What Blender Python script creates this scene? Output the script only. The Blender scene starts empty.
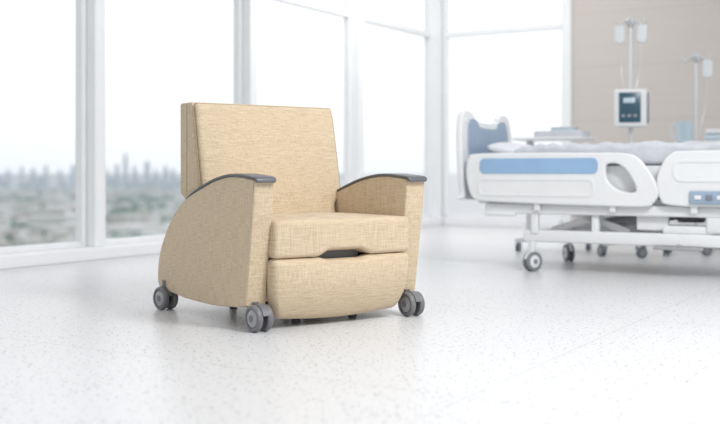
import bpy, bmesh, math, random
from mathutils import Vector, Matrix, noise
random.seed(7)
scn = bpy.context.scene
COL = scn.collection
try:
    scn.view_settings.view_transform = 'Standard'
    scn.view_settings.look = 'None'
except Exception: pass

# ------------------------------------------------------------ materials
def new_mat(name):
    m = bpy.data.materials.new(name); m.use_nodes = True
    nt = m.node_tree
    return m, nt, nt.nodes.get('Principled BSDF')
def simple(name, col, rough=0.5, metal=0.0, nscale=30, namt=0.04, coat=0.0, bump=0.0):
    m, nt, b = new_mat(name)
    tc = nt.nodes.new('ShaderNodeTexCoord')
    n = nt.nodes.new('ShaderNodeTexNoise'); n.inputs['Scale'].default_value = nscale
    n.inputs['Detail'].default_value = 3
    r = nt.nodes.new('ShaderNodeValToRGB')
    r.color_ramp.elements[0].position = 0.3; r.color_ramp.elements[1].position = 0.7
    r.color_ramp.elements[0].color = tuple(max(0, c*(1-namt)) for c in col)+(1,)
    r.color_ramp.elements[1].color = tuple(min(1, c*(1+namt)) for c in col)+(1,)
    nt.links.new(tc.outputs['Object'], n.inputs['Vector'])
    nt.links.new(n.outputs['Fac'], r.inputs['Fac'])
    nt.links.new(r.outputs['Color'], b.inputs['Base Color'])
    b.inputs['Roughness'].default_value = rough; b.inputs['Metallic'].default_value = metal
    if coat: b.inputs['Coat Weight'].default_value = coat
    if bump:
        bp = nt.nodes.new('ShaderNodeBump'); bp.inputs['Strength'].default_value = bump
        bp.inputs['Distance'].default_value = 0.002
        nt.links.new(n.outputs['Fac'], bp.inputs['Height']); nt.links.new(bp.outputs['Normal'], b.inputs['Normal'])
    return m

def fabric_mat():
    m, nt, b = new_mat('woven_beige_fabric')
    N = nt.nodes; L = nt.links
    tc = N.new('ShaderNodeTexCoord')
    def ns(sc, detail, scale=1.0):
        mp = N.new('ShaderNodeMapping'); mp.inputs['Scale'].default_value = sc
        n = N.new('ShaderNodeTexNoise'); n.inputs['Scale'].default_value = scale; n.inputs['Detail'].default_value = detail
        L.new(tc.outputs['Object'], mp.inputs['Vector']); L.new(mp.outputs['Vector'], n.inputs['Vector'])
        return n.outputs['Fac']
    h = ns((18, 18, 400), 1.5); v = ns((400, 400, 14), 1.5); big = ns((7, 7, 9), 2)
    def math_(op, a, c):
        q = N.new('ShaderNodeMath'); q.operation = op
        for i, x in enumerate((a, c)):
            if isinstance(x, (int, float)): q.inputs[i].default_value = x
            else: L.new(x, q.inputs[i])
        return q.outputs[0]
    s = math_('ADD', math_('MULTIPLY', h, 0.48), math_('MULTIPLY', v, 0.50))
    s = math_('ADD', s, math_('MULTIPLY', big, 0.02))
    r = N.new('ShaderNodeValToRGB')
    e = r.color_ramp.elements
    e[0].position = 0.34; e[0].color = (0.45, 0.345, 0.225, 1)
    e[1].position = 0.64; e[1].color = (0.67, 0.55, 0.395, 1)
    k = e.new(0.49); k.color = (0.58, 0.465, 0.325, 1)
    L.new(s, r.inputs['Fac']); L.new(r.outputs['Color'], b.inputs['Base Color'])
    b.inputs['Roughness'].default_value = 0.75
    b.inputs['Specular IOR Level'].default_value = 0.25
    b.inputs['Sheen Weight'].default_value = 0.1
    bp = N.new('ShaderNodeBump'); bp.inputs['Strength'].default_value = 0.03; bp.inputs['Distance'].default_value = 0.001
    L.new(s, bp.inputs['Height']); L.new(bp.outputs['Normal'], b.inputs['Normal'])
    return m

def floor_mat():
    m, nt, b = new_mat('white_terrazzo'); N = nt.nodes; L = nt.links
    tc = N.new('ShaderNodeTexCoord')
    def M(op, a, c=None):
        q = N.new('ShaderNodeMath'); q.operation = op
        for i, x in enumerate((a, c)):
            if x is None: continue
            if isinstance(x, (int, float)): q.inputs[i].default_value = x
            else: L.new(x, q.inputs[i])
        return q.outputs[0]
    def speck(sc, scale, thr, keep, off):
        mp = N.new('ShaderNodeMapping'); mp.inputs['Scale'].default_value = sc
        mp.inputs['Location'].default_value = (off, off*1.7, 0)
        v = N.new('ShaderNodeTexVoronoi'); v.inputs['Scale'].default_value = scale; v.voronoi_dimensions = '2D'
        L.new(tc.outputs['Object'], mp.inputs['Vector']); L.new(mp.outputs['Vector'], v.inputs['Vector'])
        sx = N.new('ShaderNodeSeparateColor'); L.new(v.outputs['Color'], sx.inputs[0])
        a = M('LESS_THAN', v.outputs['Distance'], M('MULTIPLY', M('ADD', sx.outputs[2], .5), thr))
        c = M('GREATER_THAN', sx.outputs[0], keep)
        return M('MULTIPLY', M('MULTIPLY', a, c), M('ADD', M('MULTIPLY', sx.outputs[1], 0.6), 0.4))
    s1 = speck((1, 1.8, 1), 21, 0.088, 0.42, 0.0)
    s2 = speck((1.8, 1, 1), 21, 0.088, 0.42, 3.1)
    s3 = speck((1, 1, 1), 38, 0.10, 0.6, 5.3)
    sp = M('MAXIMUM', M('MAXIMUM', s1, s2), M('MULTIPLY', s3, 0.7))
    sep = N.new('ShaderNodeSeparateXYZ'); L.new(tc.outputs['Object'], sep.inputs[0])
    def line(ax, off, per, w):
        f = M('FRACT', M('DIVIDE', M('ADD', ax, off), per))
        d = M('MULTIPLY', M('ABSOLUTE', M('SUBTRACT', f, 0.5)), per)
        return M('LESS_THAN', d, w)
    ln = M('MAXIMUM', line(sep.outputs[0], FLX, 1.8, 0.003), line(sep.outputs[1], FLY, 1.8, 0.003))
    nz = N.new('ShaderNodeTexNoise'); nz.inputs['Scale'].default_value = 1.2; nz.inputs['Detail'].default_value = 3
    L.new(tc.outputs['Object'], nz.inputs['Vector'])
    base = N.new('ShaderNodeValToRGB')
    base.color_ramp.elements[0].position = .3; base.color_ramp.elements[1].position = .7
    base.color_ramp.elements[0].color = (.675, .68, .69, 1); base.color_ramp.elements[1].color = (.69, .695, .705, 1)
    L.new(nz.outputs['Fac'], base.inputs['Fac'])
    mx = N.new('ShaderNodeMix'); mx.data_type = 'RGBA'
    L.new(M('MULTIPLY', sp, 0.95), mx.inputs[0]); L.new(base.outputs['Color'], mx.inputs[6]); mx.inputs[7].default_value = (.07, .07, .08, 1)
    mx2 = N.new('ShaderNodeMix'); mx2.data_type = 'RGBA'
    L.new(M('MULTIPLY', ln, 0.5), mx2.inputs[0]); L.new(mx.outputs[2], mx2.inputs[6]); mx2.inputs[7].default_value = (.40, .40, .41, 1)
    L.new(mx2.outputs[2], b.inputs['Base Color'])
    b.inputs['Roughness'].default_value = 0.33
    b.inputs['Specular IOR Level'].default_value = 0.4
    return m

def wall_mat():
    m, nt, b = new_mat('beige_wall_panel'); N = nt.nodes; L = nt.links
    tc = N.new('ShaderNodeTexCoord'); sep = N.new('ShaderNodeSeparateXYZ'); L.new(tc.outputs['Object'], sep.inputs[0])
    def M(op, a, c=None):
        q = N.new('ShaderNodeMath'); q.operation = op
        for i, x in enumerate((a, c)):
            if x is None: continue
            if isinstance(x, (int, float)): q.inputs[i].default_value = x
            else: L.new(x, q.inputs[i])
        return q.outputs[0]
    f = M('FRACT', M('DIVIDE', sep.outputs[2], 0.62))
    l1 = M('LESS_THAN', f, 0.035)
    f2 = M('FRACT', M('DIVIDE', sep.outputs[0], 1.9)); l2 = M('LESS_THAN', f2, 0.008)
    l = M('MAXIMUM', l1, l2)
    nz = N.new('ShaderNodeTexNoise'); nz.inputs['Scale'].default_value = 2; 
    mp = N.new('ShaderNodeMapping'); mp.inputs['Scale'].default_value = (.6, 1, 9)
    L.new(tc.outputs['Object'], mp.inputs['Vector']); L.new(mp.outputs['Vector'], nz.inputs['Vector'])
    r = N.new('ShaderNodeValToRGB'); r.color_ramp.elements[0].color = (.55, .505, .47, 1); r.color_ramp.elements[1].color = (.585, .54, .50, 1)
    L.new(nz.outputs['Fac'], r.inputs['Fac'])
    mx = N.new('ShaderNodeMix'); mx.data_type = 'RGBA'; L.new(M('MULTIPLY', l, .22), mx.inputs[0]); L.new(r.outputs['Color'], mx.inputs[6]); mx.inputs[7].default_value = (.42, .37, .33, 1)
    L.new(mx.outputs[2], b.inputs['Base Color']); b.inputs['Roughness'].default_value = .6
    return m

def glass_mat():
    m, nt, b = new_mat('window_glass'); N = nt.nodes; L = nt.links
    N.remove(b)
    t = N.new('ShaderNodeBsdfTransparent'); t.inputs[0].default_value = (.985, .99, .995, 1)
    g = N.new('ShaderNodeBsdfGlossy'); g.inputs['Roughness'].default_value = .02
    mix = N.new('ShaderNodeMixShader'); mix.inputs[0].default_value = .05; L.new(t.outputs[0], mix.inputs[1]); L.new(g.outputs[0], mix.inputs[2])
    L.new(mix.outputs[0], N['Material Output'].inputs[0])
    return m

def city_mat(name, c1, c2, hazecol, d0, d1, scale, hz0=0.3, hz1=0.95, ycomp=.35):
    m, nt, b = new_mat(name); N = nt.nodes; L = nt.links
    g = N.new('ShaderNodeNewGeometry')
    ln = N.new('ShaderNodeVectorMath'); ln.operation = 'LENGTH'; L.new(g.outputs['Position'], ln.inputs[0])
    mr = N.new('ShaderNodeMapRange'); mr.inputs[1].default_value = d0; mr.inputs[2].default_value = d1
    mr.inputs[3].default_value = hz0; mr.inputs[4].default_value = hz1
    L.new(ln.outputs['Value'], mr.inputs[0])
    # sun-side glare painted into the colour: the city whitens towards the east
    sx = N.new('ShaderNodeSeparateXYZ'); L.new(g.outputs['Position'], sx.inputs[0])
    glare = N.new('ShaderNodeMapRange'); glare.interpolation_type = 'SMOOTHSTEP'
    glare.inputs[1].default_value = -260; glare.inputs[2].default_value = 20; glare.inputs[3].default_value = 0; glare.inputs[4].default_value = .97
    L.new(sx.outputs[0], glare.inputs[0])
    mp = N.new('ShaderNodeMapping'); mp.inputs['Scale'].default_value = (1, ycomp, 1)
    L.new(g.outputs['Position'], mp.inputs['Vector'])
    nz = N.new('ShaderNodeTexNoise'); nz.inputs['Scale'].default_value = scale; nz.inputs['Detail'].default_value = 6
    L.new(mp.outputs['Vector'], nz.inputs['Vector'])
    r = N.new('ShaderNodeValToRGB'); r.color_ramp.elements[0].position = .42; r.color_ramp.elements[1].position = .58
    r.color_ramp.elements[0].color = c1+(1,); r.color_ramp.elements[1].color = c2+(1,)
    L.new(nz.outputs['Fac'], r.inputs['Fac'])
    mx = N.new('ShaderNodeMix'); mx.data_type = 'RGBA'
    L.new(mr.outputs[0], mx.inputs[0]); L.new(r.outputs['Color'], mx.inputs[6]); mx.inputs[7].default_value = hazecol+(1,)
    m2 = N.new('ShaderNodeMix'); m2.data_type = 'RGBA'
    L.new(glare.outputs[0], m2.inputs[0]); L.new(mx.outputs[2], m2.inputs[6]); m2.inputs[7].default_value = (.93, .94, .95, 1)
    L.new(m2.outputs[2], b.inputs['Base Color']); b.inputs['Roughness'].default_value = 1
    b.inputs['Specular IOR Level'].default_value = 0
    return m

# ------------------------------------------------------------ mesh helpers
def add(name, me, mat=None, parent=None, loc=(0, 0, 0), rot=(0, 0, 0), smooth=True):
    o = bpy.data.objects.new(name, me); COL.objects.link(o)
    if mat: me.materials.append(mat)
    if smooth:
        me.polygons.foreach_set('use_smooth', [True]*len(me.polygons))
        try: me.set_sharp_from_angle(angle=math.radians(40))
        except Exception: pass
    o.location = loc; o.rotation_euler = rot
    if parent: o.parent = parent
    return o
def from_bm(bm, name):
    bmesh.ops.recalc_face_normals(bm, faces=bm.faces)
    me = bpy.data.meshes.new(name); bm.to_mesh(me); bm.free(); return me
def bbox(bm, c, d, bev=0.0, seg=3, rotz=0.0, rotm=None):
    """bevelled box into bm"""
    t = bmesh.new(); bmesh.ops.create_cube(t, size=1)
    for v in t.verts: v.co = Vector((v.co.x*d[0], v.co.y*d[1], v.co.z*d[2]))
    if bev: bmesh.ops.bevel(t, geom=t.edges[:], offset=bev, segments=seg, affect='EDGES', profile=.5)
    R = rotm if rotm else Matrix.Rotation(rotz, 3, 'Z')
    for v in t.verts: v.co = R @ v.co + Vector(c)
    me = bpy.data.meshes.new('t'); t.to_mesh(me); t.free(); bm.from_mesh(me); bpy.data.meshes.remove(me)
def tube(bm, a, b_, r, seg=16, r2=None):
    a = Vector(a); b_ = Vector(b_); r2 = r if r2 is None else r2
    d = b_-a; q = d.to_track_quat('Z', 'Y').to_matrix()
    rings = []
    for p, rr in ((a, r), (b_, r2)):
        rings.append([bm.verts.new(p + q @ Vector((rr*math.cos(2*math.pi*i/seg), rr*math.sin(2*math.pi*i/seg), 0))) for i in range(seg)])
    for i in range(seg): bm.faces.new((rings[0][i], rings[0][(i+1) % seg], rings[1][(i+1) % seg], rings[1][i]))
    bm.faces.new(rings[0][::-1]); bm.faces.new(rings[1])
def lathe(bm, prof, c=(0, 0, 0), axis='Z', seg=28):
    """prof: list of (r, h)"""
    c = Vector(c); rings = []
    for r, h in prof:
        ring = []
        for i in range(seg):
            a = 2*math.pi*i/seg; x, y = max(r, 1e-4)*math.cos(a), max(r, 1e-4)*math.sin(a)
            p = Vector((x, y, h)) if axis == 'Z' else (Vector((h, x, y)) if axis == 'X' else Vector((x, h, y)))
            ring.append(bm.verts.new(c+p))
        rings.append(ring)
    for k in range(len(rings)-1):
        for i in range(seg): bm.faces.new((rings[k][i], rings[k][(i+1) % seg], rings[k+1][(i+1) % seg], rings[k+1][i]))
    bm.faces.new(rings[0][::-1]); bm.faces.new(rings[-1])
def loft(bm, rings):
    R = [[bm.verts.new(p) for p in r] for r in rings]; n = len(R[0])
    for k in range(len(R)-1):
        for i in range(n): bm.faces.new((R[k][i], R[k][(i+1) % n], R[k+1][(i+1) % n], R[k+1][i]))
    bm.faces.new(R[0][::-1]); bm.faces.new(R[-1])
def catmull(pts, n=6, closed=False):
    out = []; P = [Vector(p) for p in pts]; m = len(P)
    rng = range(m) if closed else range(m-1)
    for i in rng:
        p0 = P[(i-1) % m] if closed or i > 0 else P[i]; p1 = P[i]; p2 = P[(i+1) % m]
        p3 = P[(i+2) % m] if closed or i+2 < m else p2
        for k in range(n):
            t = k/n
            out.append(.5*((2*p1)+(-p0+p2)*t+(2*p0-5*p1+4*p2-p3)*t*t+(-p0+3*p1-3*p2+p3)*t**3))
    if not closed: out.append(P[-1])
    return out
def prism(bm, prof, x0, x1, bev=0.01, seg=3):
    """profile in (y,z) extruded along x"""
    t = bmesh.new()
    A = [t.verts.new((x0, p[0], p[1])) for p in prof]; B = [t.verts.new((x1, p[0], p[1])) for p in prof]
    n = len(prof); fa = t.faces.new(A); fb = t.faces.new(B[::-1])
    for i in range(n): t.faces.new((A[i], B[i], B[(i+1) % n], A[(i+1) % n]))
    bmesh.ops.recalc_face_normals(t, faces=t.faces)
    if bev:
        ed = [e for e in t.edges if (fa in e.link_faces or fb in e.link_faces)]
        bmesh.ops.bevel(t, geom=ed, offset=bev, segments=seg, affect='EDGES', profile=.5)
    me = bpy.data.meshes.new('t'); t.to_mesh(me); t.free(); bm.from_mesh(me); bpy.data.meshes.remove(me)
def soft_mesh(name, hx, hy, hz, r, n=(14, 8, 8), warp=None):
    def axis(h, k):
        inner = h-r
        a = [-inner - r*math.tan(math.radians(45)*(1-i/4)) for i in range(4)]
        mid = [-inner+2*inner*i/k for i in range(k+1)]
        return a+mid+[-x for x in a[::-1]]
    ax = [axis(hx, n[0]), axis(hy, n[1]), axis(hz, n[2])]
    H = (hx, hy, hz)
    bm = bmesh.new(); cache = {}
    def vert(p):
        key = tuple(round(c, 6) for c in p)
        if key in cache: return cache[key]
        inn = Vector([max(-(H[i]-r), min(H[i]-r, p[i])) for i in range(3)])
        d = Vector(p)-inn
        q = inn+d.normalized()*r if d.length > 1e-9 else Vector(p)
        if warp: q = Vector(warp(q.x, q.y, q.z))
        v = bm.verts.new(q); cache[key] = v; return v
    for d in range(3):
        a, b_ = [(1, 2), (2, 0), (0, 1)][d]
        for s in (-1, 1):
            for i in range(len(ax[a])-1):
                for j in range(len(ax[b_])-1):
                    q = []
                    for (ii, jj) in ((i, j), (i+1, j), (i+1, j+1), (i, j+1)):
                        p = [0, 0, 0]; p[d] = s*H[d]; p[a] = ax[a][ii]; p[b_] = ax[b_][jj]; q.append(vert(p))
                    if s < 0: q = q[::-1]
                    try: bm.faces.new(q)
                    except Exception: pass
    return from_bm(bm, name)
def plate(name, outline, holes, thick, bev, closed_smooth=5):
    """2D outline (x,z) -> mesh standing in xz plane, extruded along y"""
    cu = bpy.data.curves.new(name, 'CURVE'); cu.dimensions = '2D'; cu.fill_mode = 'BOTH'
    for poly in [outline]+holes:
        pts = catmull([Vector((p[0], p[1], 0)) for p in poly], closed_smooth, True) if closed_smooth else [Vector((p[0], p[1], 0)) for p in poly]
        sp = cu.splines.new('POLY'); sp.points.add(len(pts)-1)
        for i, p in enumerate(pts): sp.points[i].co = (p.x, p.y, 0, 1)
        sp.use_cyclic_u = True
    cu.extrude = thick/2-bev; cu.bevel_depth = bev; cu.bevel_resolution = 2
    o = bpy.data.objects.new('tmp', cu); COL.objects.link(o)
    bpy.context.view_layer.update()
    dg = bpy.context.evaluated_depsgraph_get()
    me = bpy.data.meshes.new_from_object(o.evaluated_get(dg)); me.name = name
    bpy.data.objects.remove(o)
    me.transform(Matrix.Rotation(math.radians(90), 4, 'X'))
    me.materials.clear()
    return me
def rrect(x0, z0, x1, z1, r, n=5):
    out = []
    for cx, cz, a0 in ((x1-r, z0+r, -90), (x1-r, z1-r, 0), (x0+r, z1-r, 90), (x0+r, z0+r, 180)):
        for i in range(n+1):
            a = math.radians(a0+90*i/n); out.append((cx+r*math.cos(a), cz+r*math.sin(a)))
    return out
def empty(name, loc, rotz, label, cat):
    e = bpy.data.objects.new(name, None); COL.objects.link(e); e.location = loc; e.rotation_euler = (0, 0, rotz)
    e.empty_display_size = .2; e['label'] = label; e['category'] = cat; return e
def sm(t): t = max(0, min(1, t)); return t*t*(3-2*t)

# ------------------------------------------------------------ camera
H = 0.66
cam = bpy.data.cameras.new('camera'); co = bpy.data.objects.new('camera', cam); COL.objects.link(co)
co.location = (0, 0, H); co.rotation_euler = (math.radians(90), 0, 0)
cam.lens = 50; cam.sensor_width = 36; cam.shift_y = -40/720; cam.clip_end = 80000; cam.clip_start = .05
cam.dof.use_dof = True; cam.dof.focus_distance = 4.45; cam.dof.aperture_fstop = 1.5
scn.camera = co

# ------------------------------------------------------------ room
C = Vector((.96, 12.6, 0)); PHI = math.atan2(-.611, 1)
e1 = Vector((math.cos(PHI), math.sin(PHI), 0)); e2 = Vector((-math.sin(PHI), math.cos(PHI), 0))
def W(u, v, z=0): return C+e1*u+e2*v+Vector((0, 0, z))
def toroom(x, y):
    d = Vector((x, y, 0))-C; return d.dot(e1), d.dot(e2)
a = toroom(.29, 2.89); c = toroom(-1.44, 4.0)
FLX = -(a[0])+.9; FLY = -(c[1])+.9
M_floor = floor_mat(); M_wall = wall_mat(); M_glass = glass_mat()
M_frame = simple('white_window_frame', (.82, .83, .84), .45, 0, 5, .02)
M_base = simple('white_base_paint', (.84, .84, .86), .5, 0, 5, .02)
def rbox(name, u0, u1, v0, v1, z0, z1, mat, bev=0.0, kind='structure'):
    bm = bmesh.new(); bbox(bm, (0, 0, (z1-z0)/2), (abs(u1-u0), abs(v1-v0), z1-z0), bev)
    o = add(name, from_bm(bm, name), mat, None, W((u0+u1)/2, (v0+v1)/2, z0), (0, 0, PHI), False)
    if kind: o['kind'] = kind
    return o
fl = rbox('floor', -.2, 11, -16, .2, -.2, 0, M_floor)
off = Vector(((11-.2)/2, (-16+.2)/2, 0)); fl.data.transform(Matrix.Translation(off)); fl.location = W(0, 0, -.2)
fl['label'] = 'white terrazzo floor with grey flecks'
wb = rbox('wall_back', 1.78, 9, 0, .2, 0, 3.4, M_wall)
HT = 3.4
def window(n, along, s0, s1):
    """along 'v' = left wall (u=0), 'u' = back wall (v=0)"""
    L_ = abs(s1-s0); bm = bmesh.new(); w = .04; d = .08
    for x in (-L_/2+w/2, L_/2-w/2): bbox(bm, (x, 0, HT/2+.045), (w, d, HT-.09), .004, 1)
    for z, hh in ((.11, .04), (2.38, .07), (2.95, .07), (HT-.04, .08)): bbox(bm, (0, 0, z), (L_-2*w-.001, d*.95, hh), .004, 1)
    me = from_bm(bm, 'window')
    if along == 'v': loc = W(-.06, (s0+s1)/2); rz = PHI+math.pi/2
    else: loc = W((s0+s1)/2, .06); rz = PHI
    o = add('window_%d' % n, me, M_frame, None, loc, (0, 0, rz), False); o['kind'] = 'structure'
    bm = bmesh.new(); x = L_/2-w; bm.faces.new([bm.verts.new(p) for p in ((-x, 0, .13), (x, 0, .13), (x, 0, HT-.08), (-x, 0, HT-.08))])
    add('glass_pane', from_bm(bm, 'glass'), M_glass, o, (0, 0, 0), (0, 0, 0), False)
SP = 1.92; n = 1
for k in range(0, 7):
    window(n, 'v', -k*SP-.06, -(k+1)*SP+.06); n += 1
for k in range(1, 8):
    rbox('trim_%d' % k, -.13, .07, -k*SP-.055, -k*SP+.055, .09, HT, M_frame, .006)
window(n, 'u', .09, 1.68)
rbox('trim_8', -.13, .08, -.08, .13, .09, HT, M_frame, .006)
rbox('trim_9', 1.68, 1.78, -.06, .13, 0, HT, M_frame, .006)
rbox('baseboard_left', -.14, .16, -15.8, .0, 0, .09, M_base, .01)
rbox('baseboard_back', .17, 1.67, -.14, .1, 0, .09, M_base, .01)
rbox('baseboard_right', 1.79, 9, -.02, 0, 0, .1, M_base, .004)

# ------------------------------------------------------------ recliner chair
M_fab = fabric_mat()
M_cap = simple('grey_urethane', (.10, .105, .12), .38, 0, 60, .06)
M_dark = simple('dark_metal', (.07, .07, .075), .45, .3, 40, .1)
M_grey = simple('grey_plastic', (.17, .17, .18), .4, 0, 40, .06)
M_hub = simple('hub_grey_plastic', (.36, .36, .38), .4, 0, 40, .05)
M_pipe = simple('beige_piping', (.37, .28, .18), .8, 0, 200, .1)
CH = math.radians(35)
chair = empty('recliner_chair', (-.118, 4.397, 0), CH, 'beige woven fabric medical recliner chair with grey arm caps on casters', 'chair')
top = [(-.082, .610), (-.080, .624), (-.04, .632), (.06, .640), (.16, .638), (.28, .620), (.40, .589), (.52, .553), (.61, .518)]
prof = [(-.012, .105), (-.026, .2), (-.050, .36), (-.071, .50)] + top + [(.68, .476), (.745, .420), (.800, .358), (.850, .288), (.880, .21), (.884, .13), (.860, .10)] 
bottom = [(.6, .078), (.3, .075), (.05, .092)]
pp = [(p.x, p.y) for p in catmull([Vector((a_, b_, 0)) for a_, b_ in prof], 4)] + [(p.x, p.y) for p in catmull([Vector((a_, b_, 0)) for a_, b_ in bottom], 4)]
capline = catmull([Vector((0, a_, b_)) for a_, b_ in [(-.095, .617), (-.093, .627), (-.084, .634), (-.056, .638), (0, .642), (.06, .646), (.16, .644), (.28, .626), (.40, .595), (.50, .565), (.57, .542), (.615, .524)]], 4)
for s in (-1, 1):
    bm = bmesh.new(); prism(bm, pp, s*.346, s*(.440 if s < 0 else .450), .008, 3)
    me = from_bm(bm, 'armrest')
    arm = add('armrest', me, M_fab, chair)
    arm['label'] = 'upholstered side panel armrest'
    bm = bmesh.new(); rings = []
    N_ = len(capline); cx0 = .393 if s < 0 else .398
    for i, p in enumerate(capline):
        q0 = capline[max(0, i-1)]; q1 = capline[min(N_-1, i+1)]
        t = (q1-q0).normalized(); nrm = Vector((0, -t.z, t.y))
        f = i/(N_-1)
        th = .0078; hw = .050 if s < 0 else .055
        if f > .7: hw *= 1-.45*((f-.7)/.3)**2; th *= 1-.5*((f-.7)/.3)
        if f < .12: hw *= 1-.10*(1-f/.12)
        ring = []
        for k in range(20):
            an = 2*math.pi*k/20
            cx, cz = math.cos(an), math.sin(an)
            x = hw*math.copysign(abs(cx)**.35, cx); z = th*math.copysign(abs(cz)**.55, cz)
            ring.append(Vector((s*cx0+x, p.y, p.z))+nrm*z)
        rings.append(ring)
    loft(bm, rings)
    cp = add('arm_cap', from_bm(bm, 'arm_cap'), M_cap, arm); cp['label'] = 'dark grey moulded arm cap'
def kx(Z): return .345+(.392-.345)*sm((Z-.50)/.06)
def wshell(x, y, z):
    Z = z+.56; t = (Z-.40)/.585
    f = (y+.06)/.12
    yf = .487+.120*max(0, t); yb = .735
    if Z < .40: yf = .487+(.40-Z)*.4
    return (x*kx(Z)/.392, yf+(yb-yf)*f, Z)
me = soft_mesh('back', .392, .06, .428, .010, (10, 4, 24), wshell)
bk = add('backrest', me, M_fab, chair); bk['label'] = 'tall upholstered backrest with side wings'
def wcush(x, y, z):
    Z = z+.684
    t = (Z-.40)/.585
    yf = .462+.120*max(0, t)
    f = (y+.03)/.06
    bul = -.018*(1-(x/.38)**4)*(1-(2*t-1)**2)
    return (x*(kx(Z)-.012)/.381, yf+bul*(1-f)+.05*f, Z)
me = soft_mesh('cushion', .381, .03, .297, .020, (16, 2, 24), wcush)
add('back_cushion', me, M_fab, bk)
bm = bmesh.new()
pts = [Vector((s_*(kx(Z)-.005), .4850+.120*(Z-.40)/.585, Z)) for s_, zz in ((-1, [.45+.06*i for i in range(9)]), (1, [.93-.06*i for i in range(9)])) for Z in zz]
pts = pts[:9]+[Vector((-.384, .603, .970)), Vector((-.372, .605, .981)), Vector((.372, .605, .981)), Vector((.384, .603, .970))]+pts[9:]
for i in range(len(pts)-1): tube(bm, pts[i], pts[i+1], .0032, 8)
add('seam_piping', from_bm(bm, 'piping'), M_pipe, bk)
for s_ in (-1, 1):
    bm = bmesh.new()
    P_ = [Vector((s_*.3917, .655, .56)), Vector((s_*.3917, .655, .975)), Vector((s_*.383, .655, .9872))]
    for i in range(2): tube(bm, P_[i], P_[i+1], .0024, 8)
    add('wing_seam', from_bm(bm, 'wing_seam'), M_pipe, bk)
# seat
def wseat(x, y, z):
    X, Y, Z = x+.003, y+.2, z+.380
    if z > 0: Z += .012*(1-(x/.345)**2)*(1-((y)/.29)**2)
    fr = sm((-(y)-.16)/.1)
    if z < 0: Z += .026*fr*sm((.145-abs(x))/.07)*sm(-z/.05)
    Y += -.006*fr*(1-(x/.345)**2)
    return (X, Y, Z)
me = soft_mesh('seat', .353, .294, .080, .020, (44, 10, 6), wseat)
add('seat_cushion', me, M_fab, chair)
def wfoot(x, y, z):
    Z = z+.171; t = (.298-Z)/.247
    tt = max(0, min(1, t))
    k = 1-.115*tt**3.2
    Zs = Z-.018*tt*(1-(x/.345)**2)-.012*(1-tt)**3*sm((.14-abs(x))/.06)
    Y = y-.054-.024*(1-(2*t-.9)**2)*(1-(x/.37)**4)*(1 if y < 0 else .6)+.040*t*t
    return (x*k+.003, Y, Zs)
me = soft_mesh('foot', .356, .036, .127, .024, (30, 3, 14), wfoot)
add('footrest', me, M_fab, chair)['label'] = 'padded leg rest panel'
M_hand = simple('mid_grey_plastic', (.14, .14, .14), .5, 0, 40, .05)
bm = bmesh.new(); bbox(bm, (0, -.020, .302), (.23, .02, .045), .006)
add('release_handle', from_bm(bm, 'handle'), M_hand, chair)['label'] = 'grey pull handle recessed under the seat'
for x in (-.17, .17):
    bm = bmesh.new(); bbox(bm, (x, -.072, .2985), (.022, .02, .008), .002)
    add('hinge_bracket', from_bm(bm, 'hinge'), M_dark, chair)
bm = bmesh.new(); bbox(bm, (0, .33, .20), (.69, .68, .17), .01)
add('seat_frame', from_bm(bm, 'seat_frame'), M_fab, chair)
bm = bmesh.new()
for x in (-.15, .15):
    bbox(bm, (x, .36, .10), (.03, .66, .03), .004)
    for y in (.07, .65):
        bbox(bm, (x, y, .065), (.022, .022, .08), .003)
        lathe(bm, [(.016, 0), (.02, .004), (.02, .016), (.012, .026)], (x, y, 0))
for y in (.1, .6): bbox(bm, (0, y, .10), (.66, .03, .025), .004)
add('undercarriage', from_bm(bm, 'undercarriage'), M_dark, chair)
def caster(parent, x, y, r, mats, rotz=0, topz=.115, name='caster', hood=True, gap=.018, th=.02, stemy=0):
    bm = bmesh.new()
    tube(bm, (0, stemy, r*1.5), (0, stemy, topz), r*.3)
    if stemy: tube(bm, (0, 0, r*1.3), (0, stemy, r*1.75), r*.2)
    else: lathe(bm, [(.0, r*1.5), (r*.45, r*1.5), (r*.5, r*1.35), (r*.42, r*1.2), (r*.1, r*1.1)], (0, 0, 0))
    rings = []
    for i in range(13):
        a_ = math.radians(-15+15*i); rr0 = r*.86; rr1 = r*1.04
        hw = gap*.75
        cy, cz = math.cos(a_), math.sin(a_)
        rings.append([Vector((-hw, cy*rr0, r+cz*rr0)), Vector((-hw, cy*rr1, r+cz*rr1)), Vector((hw, cy*rr1, r+cz*rr1)), Vector((hw, cy*rr0, r+cz*rr0))])
    loft(bm, rings)
    tube(bm, (-gap-th/2, 0, r), (gap+th/2, 0, r), r*.14)
    bbox(bm, (0, 0, r*1.0), (gap*1.2, r*.5, r*.9), .003)
    c_ = add(name, from_bm(bm, 'caster'), mats[0], parent, (x, y, 0), (0, 0, rotz))
    for s in (-1, 1):
        bm = bmesh.new()
        lathe(bm, [(r*.9, -th/2), (r*.98, -th*.35), (r, -th*.1), (r, th*.1), (r*.98, th*.35), (r*.9, th/2), (r*.74, th*.5), (r*.70, th*.3), (r*.3, th*.38), (r*.26, th*.6), (.001, th*.6)], (0, 0, 0), 'X')
        me = from_bm(bm, 'wheel'); 
        if s < 0: me.transform(Matrix.Scale(-1, 4, (1, 0, 0))); me.flip_normals()
        w_ = add('wheel', me, mats[1], c_, (s*(gap+th*.2), 0, r))
        bm = bmesh.new(); lathe(bm, [(r*.66, 0), (r*.62, .003), (r*.34, .004), (r*.3, .006), (.001, .006)], (0, 0, 0), 'X')
        me = from_bm(bm, 'hub')
        if s < 0: me.transform(Matrix.Scale(-1, 4, (1, 0, 0))); me.flip_normals()
        add('wheel_hub', me, mats[2], w_, (s*th*.3, 0, 0))
    return c_
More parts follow.
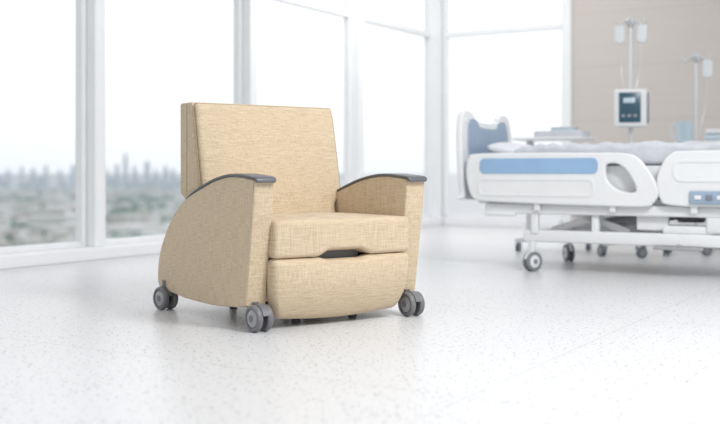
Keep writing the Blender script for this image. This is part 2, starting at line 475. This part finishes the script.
cm = (M_grey, M_grey, M_hub)
for x, y, rz, sy in ((-.396, -.045, .05, .035), (.398, -.048, .0, .035), (-.435, .80, .15, 0), (.40, .80, -.1, 0)):
    caster(chair, x, y, .056, cm, rz, .14 if y > 0 else .12, stemy=sy, gap=.020, th=.027)

# ------------------------------------------------------------ hospital bed
M_white = simple('white_enamel', (.78, .79, .80), .35, 0, 8, .02)
M_blue = simple('blue_laminate', (.29, .45, .66), .4, 0, 8, .05)
M_head = simple('grey_blue_laminate', (.31, .40, .52), .4, 0, 8, .05)
M_sheet = simple('pale_grey_linen', (.60, .62, .66), .85, 0, 30, .05, 0, .3)
M_pil = simple('white_linen', (.74, .75, .78), .85, 0, 30, .04, 0, .3)
M_steel = simple('brushed_steel', (.66, .67, .69), .4, .7, 60, .05)
M_navy = simple('teal_screen', (.035, .095, .14), .25, 0, 8, .05)
M_tyre = simple('grey_tyre', (.22, .23, .25), .5, 0, 30, .05)
M_lblue = simple('pale_blue_plastic', (.56, .67, .75), .3, 0, 8, .05)
M_pgrey = simple('pale_grey_plastic', (.60, .62, .65), .4, 0, 8, .05)
M_dgrey = simple('slate_grey_plastic', (.20, .23, .27), .4, 0, 8, .05)
BA = math.radians(-29)
bed = empty('hospital_bed', (1.15, 6.67, 0), BA, 'white hospital bed with blue inset side rails and casters', 'bed')
def bpart(name, bm, mat, parent=bed, label=None):
    o = add(name, from_bm(bm, name), mat, parent)
    if label: o['label'] = label
    return o
bm = bmesh.new()
for y in (.02, .78): bbox(bm, (.72, y, .235), (1.56, .06, .08), .012)
for x in (.0, .5, 1.1, 1.46): bbox(bm, (x, .40, .23), (.07, .72, .06), .01)
bbox(bm, (1.05, .40, .275), (.60, .5, .05), .01)
bpart('base_frame', bm, M_white)
for x in (0, 1.46):
    for y in (.0, .80):
        caster(bed, x, y, .065, (M_white, M_tyre, M_white), .6 if y else -.5, .2, 'caster', True, .014, .022)
for (x0, z0, x1, z1) in ((.10, .27, .62, .43), (.62, .27, .12, .43), (1.0, .27, 1.5, .43), (1.5, .27, 1.05, .43)):
    bm = bmesh.new()
    for y in (.12, .68):
        d = Vector((x1-x0, 0, z1-z0)); an = math.atan2(d.z, d.x)
        bbox(bm, ((x0+x1)/2, y, (z0+z1)/2), (d.length, .03, .045), .006, 2, 0, Matrix.Rotation(-an, 3, 'Y'))
    tube(bm, ((x0+x1)/2, .1, .35), ((x0+x1)/2, .7, .35), .02)
    bpart('lift_arm', bm, M_white)
bm = bmesh.new(); tube(bm, (.4, .4, .31), (1.0, .4, .40), .035); bbox(bm, (.95, .4, .38), (.16, .12, .10), .01)
bpart('lift_motor', bm, M_hub)
bm = bmesh.new(); bbox(bm, (1.32, .03, .335), (.42, .10, .11), .02, 3); bbox(bm, (1.0, .02, .30), (.3, .05, .05), .01)
bpart('actuator_cover', bm, M_white)
bm = bmesh.new(); bbox(bm, (.95, -.03, .185), (.30, .04, .02), .006); tube(bm, (.95, -.03, .19), (.95, .05, .23), .012)
bpart('foot_pedal', bm, M_hub)
bm = bmesh.new()
for y in (-.0, .90): bbox(bm, (.72, y, .415), (2.1, .05, .07), .012)
for x in (-.3, .2, .8, 1.3, 1.74): bbox(bm, (x, .45, .41), (.06, .86, .05), .008)
bbox(bm, (.68, .45, .47), (2.16, .86, .05), .015)
bbox(bm, (-.22, -.02, .38), (.22, .05, .035), .012)
bpart('mattress_deck', bm, M_white)
for c_, d_ in (((.02, .0, .32), (.05, .05, .14)), ((.78, .05, .34), (.20, .04, .10)), ((.42, .03, .31), (.05, .05, .15))):
    bm = bmesh.new(); bbox(bm, c_, d_, .01); bpart('lift_bracket', bm, M_white)
me = soft_mesh('mattress', 1.06, .42, .10, .04, (20, 10, 3), lambda x, y, z: (x+.68, y+.45, z+.60))
add('mattress', me, M_blue, bed)['label'] = 'blue covered foam mattress'
def wbl(x, y, z):
    X, Y, Z = x+.80, y+.45, z+.765
    w = noise.fractal(Vector((X*4.5, Y*4.5, 3)), .8, 2, 4)
    w2 = abs(noise.noise(Vector((X*9+Y*4, Y*3, 9))))
    if z > 0: Z += .024*w+.026*w2+.014*math.sin(X*2.2)
    return (X, Y+.012*noise.noise(Vector((X*12, Z*3, 1))), Z)
me = soft_mesh('blanket', .95, .435, .06, .035, (60, 30, 3), wbl)
add('blanket', me, M_sheet, bed)['label'] = 'rumpled pale grey blanket'
def wpil(x, y, z):
    f = (1-abs(x/.19)**2.6*.55)*(1-abs(y/.32)**2.6*.55)
    return (-.22+x, y+.45, .795+z*f*.9-x*.22)
me = soft_mesh('pillow', .17, .32, .07, .05, (10, 14, 3), wpil)
add('pillow', me, M_pil, bed)['label'] = 'white pillow'
def headboard(x, name, z0, z1, tilt):
    g = bpy.data.objects.new(name, None); COL.objects.link(g); g.parent = bed; g.location = (x, .45, 0); g.rotation_euler = (0, tilt, 0)
    out = [(-.47, z0+.04), (-.43, z0), (.43, z0), (.47, z0+.04), (.49, z0+.25), (.48, z1-.14), (.44, z1-.03), (.36, z1), (.26, z1-.02), (.18, z1-.07), (-.18, z1-.07), (-.26, z1-.02), (-.36, z1), (-.44, z1-.03), (-.48, z1-.14), (-.49, z0+.25)]
    me = plate('board', out, [], .045, .012)
    me.transform(Matrix.Rotation(math.radians(90), 4, 'Z'))
    b_ = add(name+'_panel', me, M_white, g)
    inn = [(y*.80, z0+.05+(z-z0)*.84) for y, z in out]
    for sx in (-1, 1):
        me = plate('inset', inn, [], .01, .003); me.transform(Matrix.Rotation(math.radians(90), 4, 'Z'))
        me.transform(Matrix.Translation((sx*.0255, 0, 0)))
        add('blue_inset', me, M_head, b_)
    for sy in (-1, 1):
        me = plate('slot', rrect(-.07, -.018, .07, .018, .017), [rrect(-.06, -.01, .06, .01, .009)], .06, .004, 0)
        me.transform(Matrix.Rotation(math.radians(90), 4, 'Z')); me.transform(Matrix.Translation((0, sy*.33, z1-.06)))
        add('grip_handle', me, M_white, b_)
headboard(-.47, 'headboard', .48, 1.08, -.05)
headboard(1.84, 'footboard', .46, .98, .04)
def siderail(y, face):
    out = [(-.42, .56), (-.435, .66), (-.42, .745), (-.37, .772), (0, .775), (.40, .772), (.62, .768), (.70, .745), (.76, .68), (.81, .60), (.83, .53), (.80, .475), (.74, .452), (.40, .455), (.0, .462), (-.32, .475), (-.39, .495)]
    hole = [(.50, .70), (.53, .725), (.59, .722), (.65, .68), (.70, .60), (.715, .545), (.69, .52), (.62, .525), (.55, .56), (.505, .62)]
    me = plate('side_rail', out, [hole], .04, .012)
    r_ = add('side_rail', me, M_white, bed, (0, y, 0)); r_['label'] = 'white moulded side rail with grip opening'
    me = plate('inset', rrect(-.34, .652, .46, .748, .03), [], .012, .003, 0)
    add('blue_inset', me, M_blue, r_, (0, face*.020, 0))
    me = plate('ridge', rrect(-.36, .50, .44, .62, .04), [rrect(-.345, .515, .425, .605, .03)], .008, .003, 0)
    add('moulded_rib', me, M_white, r_, (0, face*.021, 0))
    out2 = [(.86, .50), (.84, .60), (.87, .70), (.92, .762), (1.0, .778), (1.45, .775), (1.55, .74), (1.60, .64), (1.58, .52), (1.52, .47), (1.2, .46), (.92, .465)]
    me = plate('side_rail', out2, [], .04, .012)
    r2 = add('side_rail', me, M_white, bed, (0, y, 0)); r2['label'] = 'white moulded foot side rail'
    me = plate('ridge', rrect(.93, .60, 1.5, .735, .05), [rrect(.945, .615, 1.485, .72, .04)], .008, .003, 0)
    add('moulded_rib', me, M_white, r2, (0, face*.021, 0))
    for x in (.05, .55, 1.05, 1.4):
        bm = bmesh.new(); bbox(bm, (x, y+face*-.01, .45), (.04, .02, .09), .004); bpart('rail_bracket', bm, M_white)
    return r2
bm = bmesh.new(); bbox(bm, (.68, .015, .60), (2.08, .02, .20), .006); bpart('mattress_retainer', bm, M_white)
r2 = siderail(-.06, -1); siderail(.96, 1)
bm = bmesh.new(); bbox(bm, (1.27, -.09, .505), (.48, .018, .080), .006)
cpn = bpart('control_panel', bm, M_head, r2, 'blue-grey bed control panel with buttons'); cpn.location = (0, .06, 0)
for i in range(6):
    bm = bmesh.new(); bbox(bm, (1.08+.065*i, -.101, .505), (.04, .008, .035 if i % 2 else .025), .004)
    bpart('button', bm, M_dgrey if i % 2 else M_white, cpn)

# ------------------------------------------------------------ IV stands
M_fluid = simple('clear_fluid_bag', (.70, .73, .75), .25, 0, 8, .03)
def iv_stand(loc, height, pump, rz, label):
    g = empty('iv_stand', loc, rz, label, 'IV stand')
    def P(name, bm, mat, parent=g): return add(name, from_bm(bm, name), mat, parent)
    bm = bmesh.new()
    for i in range(5):
        a_ = 2*math.pi*i/5
        tube(bm, (0, 0, .11), (.27*math.cos(a_), .27*math.sin(a_), .085), .016, 12, .012)
    lathe(bm, [(.03, .08), (.045, .09), (.045, .13), (.025, .16)])
    P('star_base', bm, M_white)
    for i in range(5):
        a_ = 2*math.pi*i/5
        caster(g, .27*math.cos(a_), .27*math.sin(a_), .04, (M_dgrey, M_dgrey, M_hub), a_, .09, 'caster', True, .01, .014)
    bm = bmesh.new(); tube(bm, (0, 0, .12), (0, 0, height*.55), .018); tube(bm, (0, 0, height*.55), (0, 0, height), .013)
    lathe(bm, [(.022, height*.55-.03), (.024, height*.55), (.018, height*.55+.02)])
    P('pole', bm, M_steel)
    bm = bmesh.new()
    for s in (-1, 1):
        pts = catmull([Vector((0, 0, height)), Vector((s*.05, 0, height-.01)), Vector((s*.08, 0, height-.04)), Vector((s*.10, 0, height-.02)), Vector((s*.11, 0, height+.02))], 4)
        for i in range(len(pts)-1): tube(bm, pts[i], pts[i+1], .008, 8)
        pts = [p_.copy() for p_ in pts]
        for p_ in pts: p_.y, p_.x = p_.x, 0
        for i in range(len(pts)-1): tube(bm, pts[i], pts[i+1], .008, 8)
    lathe(bm, [(.02, height-.05), (.035, height-.03), (.035, height+.01), (.015, height+.03)])
    P('hook_crown', bm, M_steel)
    for s in ((-1, 1) if pump else (1,)):
        me = soft_mesh('bag', .040, .018, .072, .014, (4, 2, 6), lambda x, y, z: (x*(1-.25*(z < -.05)), y, z))
        add('fluid_bag', me, M_fluid, g, (s*.085, 0, height-.105))
        bm = bmesh.new(); pts = catmull([Vector((s*.085, 0, height-.175)), Vector((s*.07, 0, height-.4)), Vector((s*.04, -.02, height-.55)), Vector((s*.03, -.05, height-.68 if pump else .95))], 5)
        for i in range(len(pts)-1): tube(bm, pts[i], pts[i+1], .0025, 6)
        P('drip_tube', bm, M_steel)
    if pump:
        me = soft_mesh('pump', .125, .06, .15, .02, (5, 3, 5), lambda x, y, z: (x, y-.08, z+1.16))
        b_ = add('infusion_pump', me, M_white, g); b_['label'] = 'pale infusion pump with dark teal display'
        bm = bmesh.new(); bbox(bm, (-.005, -.142, 1.165), (.165, .008, .235), .004); P('display', bm, M_navy, b_)
        bm = bmesh.new(); bbox(bm, (-.01, -.148, 1.22), (.09, .004, .04), .001); P('screen_readout', bm, M_lblue, b_)
        for i in range(3):
            bm = bmesh.new(); bbox(bm, (-.055+.045*i, -.148, 1.10), (.025, .006, .02), .002); P('button', bm, M_hub, b_)
        bm = bmesh.new(); bbox(bm, (.125, -.08, 1.16), (.03, .1, .24), .008); P('side_door', bm, M_dgrey, b_)
    return g
iv_stand((2.15, 7.95, 0), 1.86, True, math.radians(-15), 'steel IV stand with infusion pump and two fluid bags')
iv_stand((2.74, 8.15, 0), 1.60, False, math.radians(-20), 'shorter steel IV stand holding one fluid bag')

# ------------------------------------------------------------ overbed table with tray
tb = empty('overbed_table', (1.62, 8.35, 0), math.radians(-29), 'white wheeled overbed table behind the bed', 'table')
bm = bmesh.new(); bbox(bm, (0, 0, .935), (.60, .38, .025), .01); add('table_top', from_bm(bm, 'top'), M_white, tb)
bm = bmesh.new(); bbox(bm, (-.25, .12, .51), (.06, .05, .82), .008); add('column', from_bm(bm, 'column'), M_steel, tb)
bm = bmesh.new(); bbox(bm, (-.02, .15, .09), (.6, .05, .04), .008); bbox(bm, (-.25, 0, .09), (.05, .4, .04), .008); add('base', from_bm(bm, 'base'), M_white, tb)
for x, y in ((.25, .15), (-.25, -.17), (-.25, .17)):
    caster(tb, x, y, .035, (M_dgrey, M_dgrey, M_hub), 0, .08, 'caster', True, .009, .012)
tr = empty('instrument_tray', (1.68, 8.32, .9475), math.radians(-29), 'low pale grey instrument tray on the overbed table', 'tray')
me = plate('tray', rrect(-.2, -.12, .2, .12, .04), [], .012, .003, 0); me.transform(Matrix.Rotation(math.radians(90), 4, 'X')); 
add('tray_floor', me, M_pgrey, tr, (0, 0, .008))
me = plate('rim', rrect(-.21, -.13, .21, .13, .05), [rrect(-.2, -.12, .2, .12, .04)], .05, .003, 0); me.transform(Matrix.Rotation(math.radians(90), 4, 'X'))
add('tray_rim', me, M_pgrey, tr, (0, 0, .026))
bx = empty('supply_box', (1.70, 8.31, .962), math.radians(-29), 'small pale supply box lying in the tray', 'box')
bm = bmesh.new(); bbox(bm, (0, 0, .03), (.2, .12, .06), .008); add('box_body', from_bm(bm, 'b'), M_lblue, bx)
bm = bmesh.new(); bbox(bm, (0, 0, .065), (.205, .125, .012), .004); add('box_lid', from_bm(bm, 'b'), M_pgrey, bx)

# ------------------------------------------------------------ bedside cabinet + jug + towels
cb = empty('bedside_cabinet', (2.98, 8.75, 0), math.radians(-31), 'white bedside cabinet with drawers', 'cabinet')
bm = bmesh.new(); bbox(bm, (0, 0, .46), (.52, .42, .80), .01); add('cabinet_body', from_bm(bm, 'b'), M_white, cb)
bm = bmesh.new(); bbox(bm, (0, 0, .875), (.56, .46, .03), .01); add('cabinet_top', from_bm(bm, 'b'), M_white, cb)
for z in (.22, .46, .70):
    bm = bmesh.new(); bbox(bm, (0, -.215, z), (.48, .012, .22), .004); d_ = add('drawer', from_bm(bm, 'b'), M_white, cb)
    bm = bmesh.new(); tube(bm, (-.08, -.235, z+.05), (.08, -.235, z+.05), .006); add('handle', from_bm(bm, 'b'), M_steel, d_)
for x in (-.22, .22):
    for y in (-.17, .17):
        bm = bmesh.new(); lathe(bm, [(.018, 0), (.022, .01), (.015, .07)], (x, y, 0)); add('foot', from_bm(bm, 'b'), M_dgrey, cb)
jg = empty('water_jug', (2.84, 8.74, .89), 2.6, 'pale blue plastic water jug on the cabinet', 'jug')
M_jug, ntj, bj = new_mat('translucent_blue_plastic'); bj.inputs['Base Color'].default_value = (.68, .82, .90, 1)
bj.inputs['Roughness'].default_value = .2; bj.inputs['Transmission Weight'].default_value = .3
bm = bmesh.new(); lathe(bm, [(.05, 0), (.06, .01), (.068, .12), (.062, .2), (.066, .215), (.060, .215), (.056, .2), (.06, .12), (.05, .015), (.001, .012)]); add('jug_body', from_bm(bm, 'b'), M_jug, jg)
bm = bmesh.new(); pts = catmull([Vector((.062, 0, .19)), Vector((.11, 0, .18)), Vector((.12, 0, .11)), Vector((.066, 0, .05))], 5)
for i in range(len(pts)-1): tube(bm, pts[i], pts[i+1], .008, 8)
add('handle', from_bm(bm, 'b'), M_lblue, jg)
for i in range(3):
    tw = add('folded_towel', soft_mesh('towel', .105, .08, .022, .018, (6, 4, 2), lambda x, y, z: (x, y, z+.003*noise.noise(Vector((x*20, y*20, i))))), M_lblue if i == 1 else M_pil, None, (3.10, 8.66, .914+.047*i), (0, 0, math.radians(-30+4*i)))
    tw['label'] = 'pale blue folded towel in the stack' if i == 1 else 'white folded towel on the cabinet'; tw['category'] = 'towel'; tw['group'] = 'folded towels on the cabinet'

# ------------------------------------------------------------ city outside
GZ = -60
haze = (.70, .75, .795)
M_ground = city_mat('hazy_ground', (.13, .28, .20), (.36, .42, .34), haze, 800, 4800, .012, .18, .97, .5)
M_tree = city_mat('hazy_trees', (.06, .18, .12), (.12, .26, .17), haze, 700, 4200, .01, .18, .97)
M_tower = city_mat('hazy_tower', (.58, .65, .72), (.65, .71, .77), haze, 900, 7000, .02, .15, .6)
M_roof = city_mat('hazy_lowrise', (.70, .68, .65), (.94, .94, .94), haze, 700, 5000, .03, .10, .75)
bm = bmesh.new()
bmesh.ops.create_circle(bm, cap_ends=True, segments=64, radius=40000)
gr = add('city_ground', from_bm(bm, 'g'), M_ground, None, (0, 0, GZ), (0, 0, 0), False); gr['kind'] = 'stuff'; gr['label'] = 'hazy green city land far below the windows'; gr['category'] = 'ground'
def tower_mesh(k):
    bm = bmesh.new()
    if k == 0:
        bbox(bm, (0, 0, .4), (1, 1, .8)); bbox(bm, (0, 0, .87), (.75, .75, .16)); bbox(bm, (0, 0, .97), (.3, .3, .08))
    elif k == 1:
        bbox(bm, (0, 0, .47), (1, .8, .94)); bbox(bm, (.1, 0, .96), (.5, .5, .08)); bbox(bm, (.0, 0, .05), (1.5, 1.3, .1))
    elif k == 2:
        bbox(bm, (-.2, 0, .45), (.6, .8, .9)); bbox(bm, (.3, .1, .35), (.5, .8, .7)); tube(bm, (-.2, 0, .9), (-.2, 0, 1.08), .04, 6)
    else:
        lathe(bm, [(.5, 0), (.5, .85), (.35, .9), (.3, .97), (.05, 1.0)], seg=12)
    return bm
TB = []
for i in range(4):
    t = tower_mesh(i); t.verts.ensure_lookup_table(); t.verts.index_update()
    TB.append(([v.co.copy() for v in t.verts], [[v.index for v in f.verts] for f in t.faces])); t.free()
vs = []; fs = []
def tower(rat, Y, w, h):
    rz = random.uniform(0, 1.5); c_, s_ = math.cos(rz), math.sin(rz)
    V, F = random.choice(TB); b0 = len(vs)
    for v in V: vs.append((rat*Y+w*(v.x*c_-v.y*s_), Y+w*(v.x*s_+v.y*c_), GZ+v.z*h))
    fs.extend([[b0+k for k in f] for f in F])
for rat, hh in ((-.352, 3), (-.338, 6), (-.327, 4), (-.314, 7), (-.300, 3), (-.287, 7), (-.252, 5), (-.243, 8), (-.2345, 19), (-.225, 8), (-.213, 11), (-.204, 5), (-.194, 8), (-.187, 4), (-.41, 6), (-.44, 5), (-.17, 6), (-.13, 4)):
    tower(rat, random.uniform(3800, 4600), random.uniform(12, 18), 60+4.2*hh)
for i in range(90):
    Y = random.uniform(3000, 5600); tower(random.uniform(-.55, -.06), Y, random.uniform(14, 34), 22+Y/1000*4*random.random()**2)
me = bpy.data.meshes.new('skyline'); me.from_pydata(vs, [], fs)
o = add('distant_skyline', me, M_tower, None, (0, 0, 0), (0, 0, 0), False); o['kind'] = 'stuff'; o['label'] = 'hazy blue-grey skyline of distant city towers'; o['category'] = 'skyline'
vs = []; fs = []
def addbox(cx, cy, w, d, h, r, roof=1.35):
    b0 = len(vs); c_, s_ = math.cos(r), math.sin(r)
    for z in (GZ, GZ+h):
        for x, y in ((-w, -d), (w, -d), (w, d), (-w, d)): vs.append((cx+x*c_-y*s_, cy+x*s_+y*c_, z))
    vs.append((cx, cy, GZ+h*roof))
    fs.extend([(b0+i, b0+(i+1) % 4, b0+4+(i+1) % 4, b0+4+i) for i in range(4)]); fs.extend([(b0+4+i, b0+4+(i+1) % 4, b0+8) for i in range(4)])
for i in range(600):
    Y = 700*(5)**random.random(); addbox(random.uniform(-.52, -.0)*Y, Y, random.uniform(4, 9), random.uniform(3, 7), random.uniform(4, 8), random.choice([.2, .25, 1.1]))
for i in range(100):
    Y = 850*(3.8)**random.random(); addbox(random.uniform(-.5, -.03)*Y, Y, random.uniform(12, 30), random.uniform(12, 26), random.uniform(8, 16), random.choice([.2, .25, 1.1]), 1.0)
me = bpy.data.meshes.new('houses'); me.from_pydata(vs, [], fs)
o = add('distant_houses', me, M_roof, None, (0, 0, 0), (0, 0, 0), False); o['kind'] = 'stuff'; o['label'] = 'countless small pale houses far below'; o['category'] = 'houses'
t = bmesh.new(); bmesh.ops.create_icosphere(t, subdivisions=1, radius=1); IV = [v.co.copy() for v in t.verts]; IF = [[v.index for v in f.verts] for f in t.faces]; t.free()
vs = []; fs = []
for i in range(10000):
    Y = 650*(4.5)**random.random(); X = random.uniform(-.55, .05)*Y
    if noise.noise(Vector((X/110, Y/260, 0))) < .0: continue
    b0 = len(vs); r = random.uniform(3, 7); rz = r*random.uniform(.5, .8)
    for v in IV: vs.append((X+v.x*r*1.4, Y+v.y*r*1.4, GZ+rz*.5+v.z*rz))
    fs.extend([[b0+k for k in f] for f in IF])
me = bpy.data.meshes.new('trees'); me.from_pydata(vs, [], fs)
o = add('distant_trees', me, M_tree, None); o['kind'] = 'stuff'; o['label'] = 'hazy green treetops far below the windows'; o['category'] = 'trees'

# ------------------------------------------------------------ world + lights
w = bpy.data.worlds.new('world'); scn.world = w; w.use_nodes = True
nt = w.node_tree; N = nt.nodes; L = nt.links; bg = N['Background']
tc = N.new('ShaderNodeTexCoord'); sp = N.new('ShaderNodeSeparateXYZ'); L.new(tc.outputs['Generated'], sp.inputs[0])
rp = N.new('ShaderNodeValToRGB'); e = rp.color_ramp.elements
e[0].position = 0; e[0].color = (.76, .80, .84, 1); e[1].position = .14; e[1].color = (.98, .99, 1, 1)
k = e.new(.04); k.color = (.87, .895, .915, 1)
k = e.new(.35); k.color = (.95, .96, .97, 1)
k = e.new(.9); k.color = (.70, .71, .73, 1)
L.new(sp.outputs[2], rp.inputs[0]); L.new(rp.outputs[0], bg.inputs[0])
dt = N.new('ShaderNodeVectorMath'); dt.operation = 'DOT_PRODUCT'; L.new(tc.outputs['Generated'], dt.inputs[0]); dt.inputs[1].default_value = (.3, .95, 0)
mr = N.new('ShaderNodeMapRange'); mr.inputs[1].default_value = -1; mr.inputs[2].default_value = 1; mr.inputs[3].default_value = .80; mr.inputs[4].default_value = 1.30
L.new(dt.outputs['Value'], mr.inputs[0]); L.new(mr.outputs[0], bg.inputs[1])
def area(name, loc, target, size, power, col=(1, 1, 1)):
    l = bpy.data.lights.new(name, 'AREA'); l.shape = 'DISK'; l.size = size; l.energy = power; l.color = col
    o = bpy.data.objects.new(name, l); COL.objects.link(o); o.location = loc
    o.rotation_euler = (Vector(target)-Vector(loc)).to_track_quat('-Z', 'Y').to_euler(); return o
area('added_fill_light', (2.2, 2.4, 3.3), (-.1, 4.8, .3), 1.2, 135)  # added light, out of view, brightening the chair front so its side darkens
area('added_fill_light', (.8, 9.2, 3.8), (-.3, 12.2, .6), 1.4, 60)  # added light, out of view, washing out the rear frames and far floor
